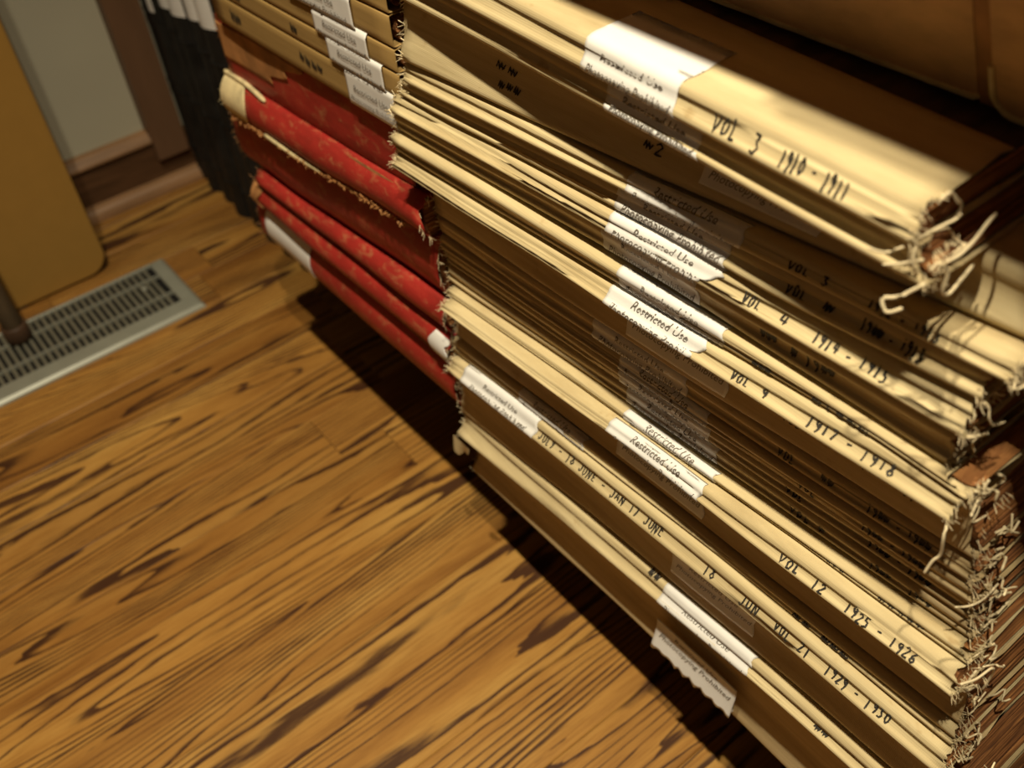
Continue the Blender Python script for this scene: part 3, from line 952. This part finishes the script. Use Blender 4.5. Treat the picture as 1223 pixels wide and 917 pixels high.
# worn details of the red pile
t = parts_of['R1']; v = RV['R1']
patch(v, 1.078, .865, -.012, .030, .0012, M_LEATHER, t, 'leather_scuff', umax=lambda q: .95 - .45 * q + .05 * math.sin(q * 14))
t = parts_of['R2']; v = RV['R2']
patch(v, 1.094, 1.020, -.026, .030, .0022, M_PARCH, t, 'torn_cream_patch', umax=lambda q: .55 + .35 * math.sin(q * 2.6 + .4), thick=.0015)
thread([v.at(1.095, .030, .004), v.at(1.04, .029, .005), v.at(.985, .026, .002)], .0030, t, M_PARCH, 'exposed_board_edge')
thread([v.at(.995, -.0175, .002), v.at(.93, -.019, .003), v.at(.865, -.0195, .002)], .0030, t, M_PARCH, 'exposed_cord')
vs = []; fs = []
for q in range(260):
    y = rng.uniform(.70, 1.09)
    p = v.at(y, -.0195 + rng.uniform(-.002, .002), .0015)
    L = rng.uniform(.003, .009)
    d = Vector((rng.uniform(-.4, .1), rng.uniform(-1, 1), rng.uniform(-.5, .2))).normalized()
    tube(vs, fs, [p, p + d * L * .5 + Vector((-.001, 0, -.001)), p + d * L], rng.uniform(.0006, .0016), 4)
o = mesh_obj('frayed_spine_edge', vs, fs, M_LEATHER, t); o['kind'] = 'stuff'
t = parts_of['R5']; v = RV['R5']
patch(v, .698, .664, -.018, .018, .0016, M_PAPER, t, 'crumpled_paper', umax=lambda q: .9 + .1 * math.sin(q * 17), umin=lambda q: .25 * math.sin(q * 3.1 + .2) ** 2 * -1 + .2, thick=.001)
patch(v, 1.103, 1.078, -.020, .020, .002, M_LEATHER, t, 'worn_leather_head', umax=lambda q: .8 + .2 * math.sin(q * 9), thick=.001)
t = parts_of['R6']; v = RV['R6']
patch(v, 1.098, .978, -.020, .030, .001, M_PAPER, t, 'blank_white_label')

# dark mottled volume standing behind the far end of the tan pile
mv = thing('mottled_volume', 'dark red and blue-black mottled volume standing upright beyond the tan pile', 'book', (.5, 1.155, -.769))
M_MOTTLE, nt, b_ = new_mat('mottled_boards')
nn = noise(nt, mapping(nt, (60, 60, 60)), 1.0, 4, .6, .5)
rr = ramp(nt, nn, [(.38, (.012, .012, .018)), (.5, (.06, .018, .012)), (.62, (.20, .035, .02)), (.75, (.05, .045, .055))])
nt.links.new(rr.outputs[0], b_.inputs['Base Color']); b_.inputs['Roughness'].default_value = .5
place(box_obj('front_board', (.42, 1.137, -.768), (.68, 1.140, -.36), M_MOTTLE, None, .001, 1), mv)
place(box_obj('back_board', (.42, 1.170, -.768), (.68, 1.173, -.36), M_MOTTLE, None, .001, 1), mv)
place(box_obj('spine', (.412, 1.138, -.766), (.420, 1.172, -.362), M_MOTTLE, None, .003, 2), mv)
place(box_obj('page_block', (.421, 1.1402, -.764), (.675, 1.1698, -.366), M_PAGE), mv)

# ------------------------------------------------------------------ bookcase (dark, mostly hidden)
bc = thing('bookcase', 'dark wooden bookcase carrying the stacked volumes above the oak floor', 'bookcase', (.6, .5, FZ))
place(box_obj('shelf', (.402, -.35, -.880), (.80, .665, -.8545), M_SHELF), bc)
place(box_obj('shelf', (.402, .666, -.800), (.80, 1.205, -.7690), M_SHELF), bc)
place(box_obj('back_panel', (.80, -.38, FZ), (.82, 1.235, .62), M_SHELF), bc)
place(box_obj('side_panel', (.43, -.38, FZ), (.80, -.35, .62), M_SHELF), bc)
place(box_obj('side_panel', (.50, 1.205, FZ), (.80, 1.235, .62), M_SHELF), bc)
place(box_obj('top_board', (.43, -.38, .62), (.82, 1.235, .645), M_SHELF), bc)

# ------------------------------------------------------------------ brown slant-fronted cases on the topmost volume
def case(y0_, y1_, xb, zb, label, rnd_r, hgt=.28):
    t = thing('slant_front_case', label, 'case', (xb + .1, (y0_ + y1_) / 2, zb), 'brown cases on top of the main stack')
    k = .47
    def face(name, x_off, th, mat, inset=0, zlo=0.0, zhi=None):
        zhi = hgt if zhi is None else zhi
        pts = []
        ya, yb = y0_ + inset, y1_ - inset
        # near lower corner rounded
        r = rnd_r
        pts.append((yb, zhi)); 
        for q in range(7):
            a = q / 6 * math.pi / 2
            pts.append((yb - r + r * math.cos(a), zlo + r - r * math.sin(a)))
        for q in range(7):
            a = q / 6 * math.pi / 2
            pts.append((ya + r - r * math.sin(a), zlo + r - r * math.cos(a)))
        pts.append((ya, zhi))
        vs = []; n = len(pts)
        for d in (0, th):
            for yy, zz in pts: vs.append((xb - k * zz + x_off + d, yy, zb + zz))
        fs = [tuple(range(n)), tuple(range(2 * n - 1, n - 1, -1))] + [(i, (i + 1) % n, n + (i + 1) % n, n + i) for i in range(n)]
        o = mesh_obj(name, vs, fs, mat); fix_normals(o); return place(o, t)
    face('front_board', 0, .004, M_BROWNCASE)
    # worn rim on the front board's lower edge, colour lightened as if catching light
    pts = []
    r = rnd_r
    zz0 = .0008
    line = [(y1_, .028)] + [(y1_ - r + r * math.cos(q / 6 * math.pi / 2), r - r * math.sin(q / 6 * math.pi / 2)) for q in range(7)] + \
           [(y0_ + r - r * math.sin(q / 6 * math.pi / 2), r - r * math.cos(q / 6 * math.pi / 2)) for q in range(7)] + [(y0_, .028)]
    if r < .005: line = line[1:-1]
    vs = []; fs = []
    dense = []
    for a, b2 in zip(line, line[1:]):
        L = math.hypot(b2[0] - a[0], b2[1] - a[1]); m = max(1, int(L / .006))
        for q in range(m): dense.append((a[0] + (b2[0] - a[0]) * q / m, a[1] + (b2[1] - a[1]) * q / m))
    tube(vs, fs, [Vector((xb - k * zz - .0006 + .0004 * noise1(i * .7, 5), yy, zb + zz + .0014)) for i, (yy, zz) in enumerate(dense)], .0019, 5)
    place(mesh_obj('lit_worn_rim', vs, fs, M_LITWORNEDGE), t)
    # body behind the front board
    ya, yb = y0_ + (.0 if rnd_r < .005 else .004), y1_ + (.0105 if rnd_r > .005 else 0)
    x0, x1 = xb + .004, xb + .20
    vs = [(x0, ya, zb), (x1, ya, zb), (x1, ya, zb + hgt), (x0 - k * hgt, ya, zb + hgt), (x0, yb, zb), (x1, yb, zb), (x1, yb, zb + hgt), (x0 - k * hgt, yb, zb + hgt)]
    fs = [(0, 1, 2, 3), (7, 6, 5, 4), (0, 4, 5, 1), (1, 5, 6, 2), (2, 6, 7, 3), (3, 7, 4, 0)]
    o = mesh_obj('case_body', vs, fs, M_LEATHER); fix_normals(o); place(o, t)
    return t
case(.2275, .66, .440, -.2575, 'wide brown slant-fronted case with square lower corner, on the topmost volume', .003)
case(.010, .2165, .437, -.2590, 'brown slant-fronted case with rounded lower corner, at the right edge of the photo', .012, .32)

# ------------------------------------------------------------------ black binders standing on the floor beyond
proto = None
yy = 1.768
bl = ['black upright binder against the trim board, farthest from the red books', 'black upright binder with a narrow white tag, second from the wall',
      'black upright binder with a white tag, third from the wall', 'black upright binder with a wide white tag, fourth from the wall',
      'black upright binder with a white tag, fifth from the wall', 'black upright binder sixth from the wall, its white tag beside the tan pile',
      'black upright binder seventh from the wall, mostly behind the red pile', 'black upright binder nearest the bookcase side, behind the red pile']
for i in range(8):
    w = (.052, .056, .060, .058, .055, .060, .058, .055)[i]
    xo = .490 + (.006, .0, .003, -.002, .004, .0, .002, .003)[i]
    t = thing('black_binder', bl[i], 'binder', (xo + .12, yy - w / 2, FZ), 'black binders standing on the floor')
    ya, yb = yy - w + .001, yy - .001
    # rounded spine profile, extruded upward
    pts = [(xo + .24, ya), (xo + .010, ya)] + [(xo + .010 - .010 * math.sin(math.pi * q / 8), ya + (yb - ya) * q / 8) for q in range(1, 8)] + [(xo + .010, yb), (xo + .24, yb)]
    z0, z1 = FZ, -.43 + .006 * (i % 3)
    n = len(pts)
    vs = [(p[0], p[1], z0) for p in pts] + [(p[0], p[1], z1) for p in pts]
    fs = [(k, (k + 1) % n, n + (k + 1) % n, n + k) for k in range(n)] + [tuple(range(n)), tuple(range(2 * n - 1, n - 1, -1))]
    o = mesh_obj('cover', vs, fs, M_BLACK); fix_normals(o); place(o, t)
    for zz in (-.93, -.80, -.67, -.54):
        vv = []; ff = []
        rib = [Vector((xo + .0095 - .010 * math.sin(math.pi * q / 8), ya + (yb - ya) * q / 8, zz)) for q in range(9)]
        tube(vv, ff, rib, .0016, 4); place(mesh_obj('raised_band', vv, ff, M_BLACK), t)
    if i in (1, 2, 3, 4, 5):
        zl = (-.655, -.632, -.626, -.618, -.612)[i - 1]
        vv = []; ff = []
        q0, q1 = ((2, 5), (1, 8), (0, 8), (0, 8), (0, 8))[i - 1]
        for z in (zl, -.50):
            for q in range(q0, q1 + 1): vv.append((xo + .009 - .0108 * math.sin(math.pi * q / 8), ya + (yb - ya) * q / 8, z))
        m_ = q1 - q0 + 1
        for q in range(m_ - 1): ff.append((q, q + 1, m_ + q + 1, m_ + q))
        place(mesh_obj('white_tag', vv, ff, M_PAPER), t)
    yy -= w

# origins of the volumes at their own bases
def rebase(t, loc):
    loc = Vector(loc)
    t.location = loc
    for c in t.children: c.matrix_parent_inverse = Matrix.Translation(-loc)
for k, v in VOLS.items():
    ym = (v.yn + v.yf) / 2; rebase(parts_of[LAB[k]], (v.xf(ym) + .17, ym, v.zs(ym)[1]))
for k, v in RV.items():
    ym = (v.yn + v.yf) / 2; rebase(parts_of[k], (v.xf(ym) + .17, ym, v.zs(ym)[1]))
for o in list(sc.objects):
    for k, lb in YL.items():
        if o.get('label') == lb: rebase(o, (.372 + .15, .87, dict(YB)[k] - .027 * .87))
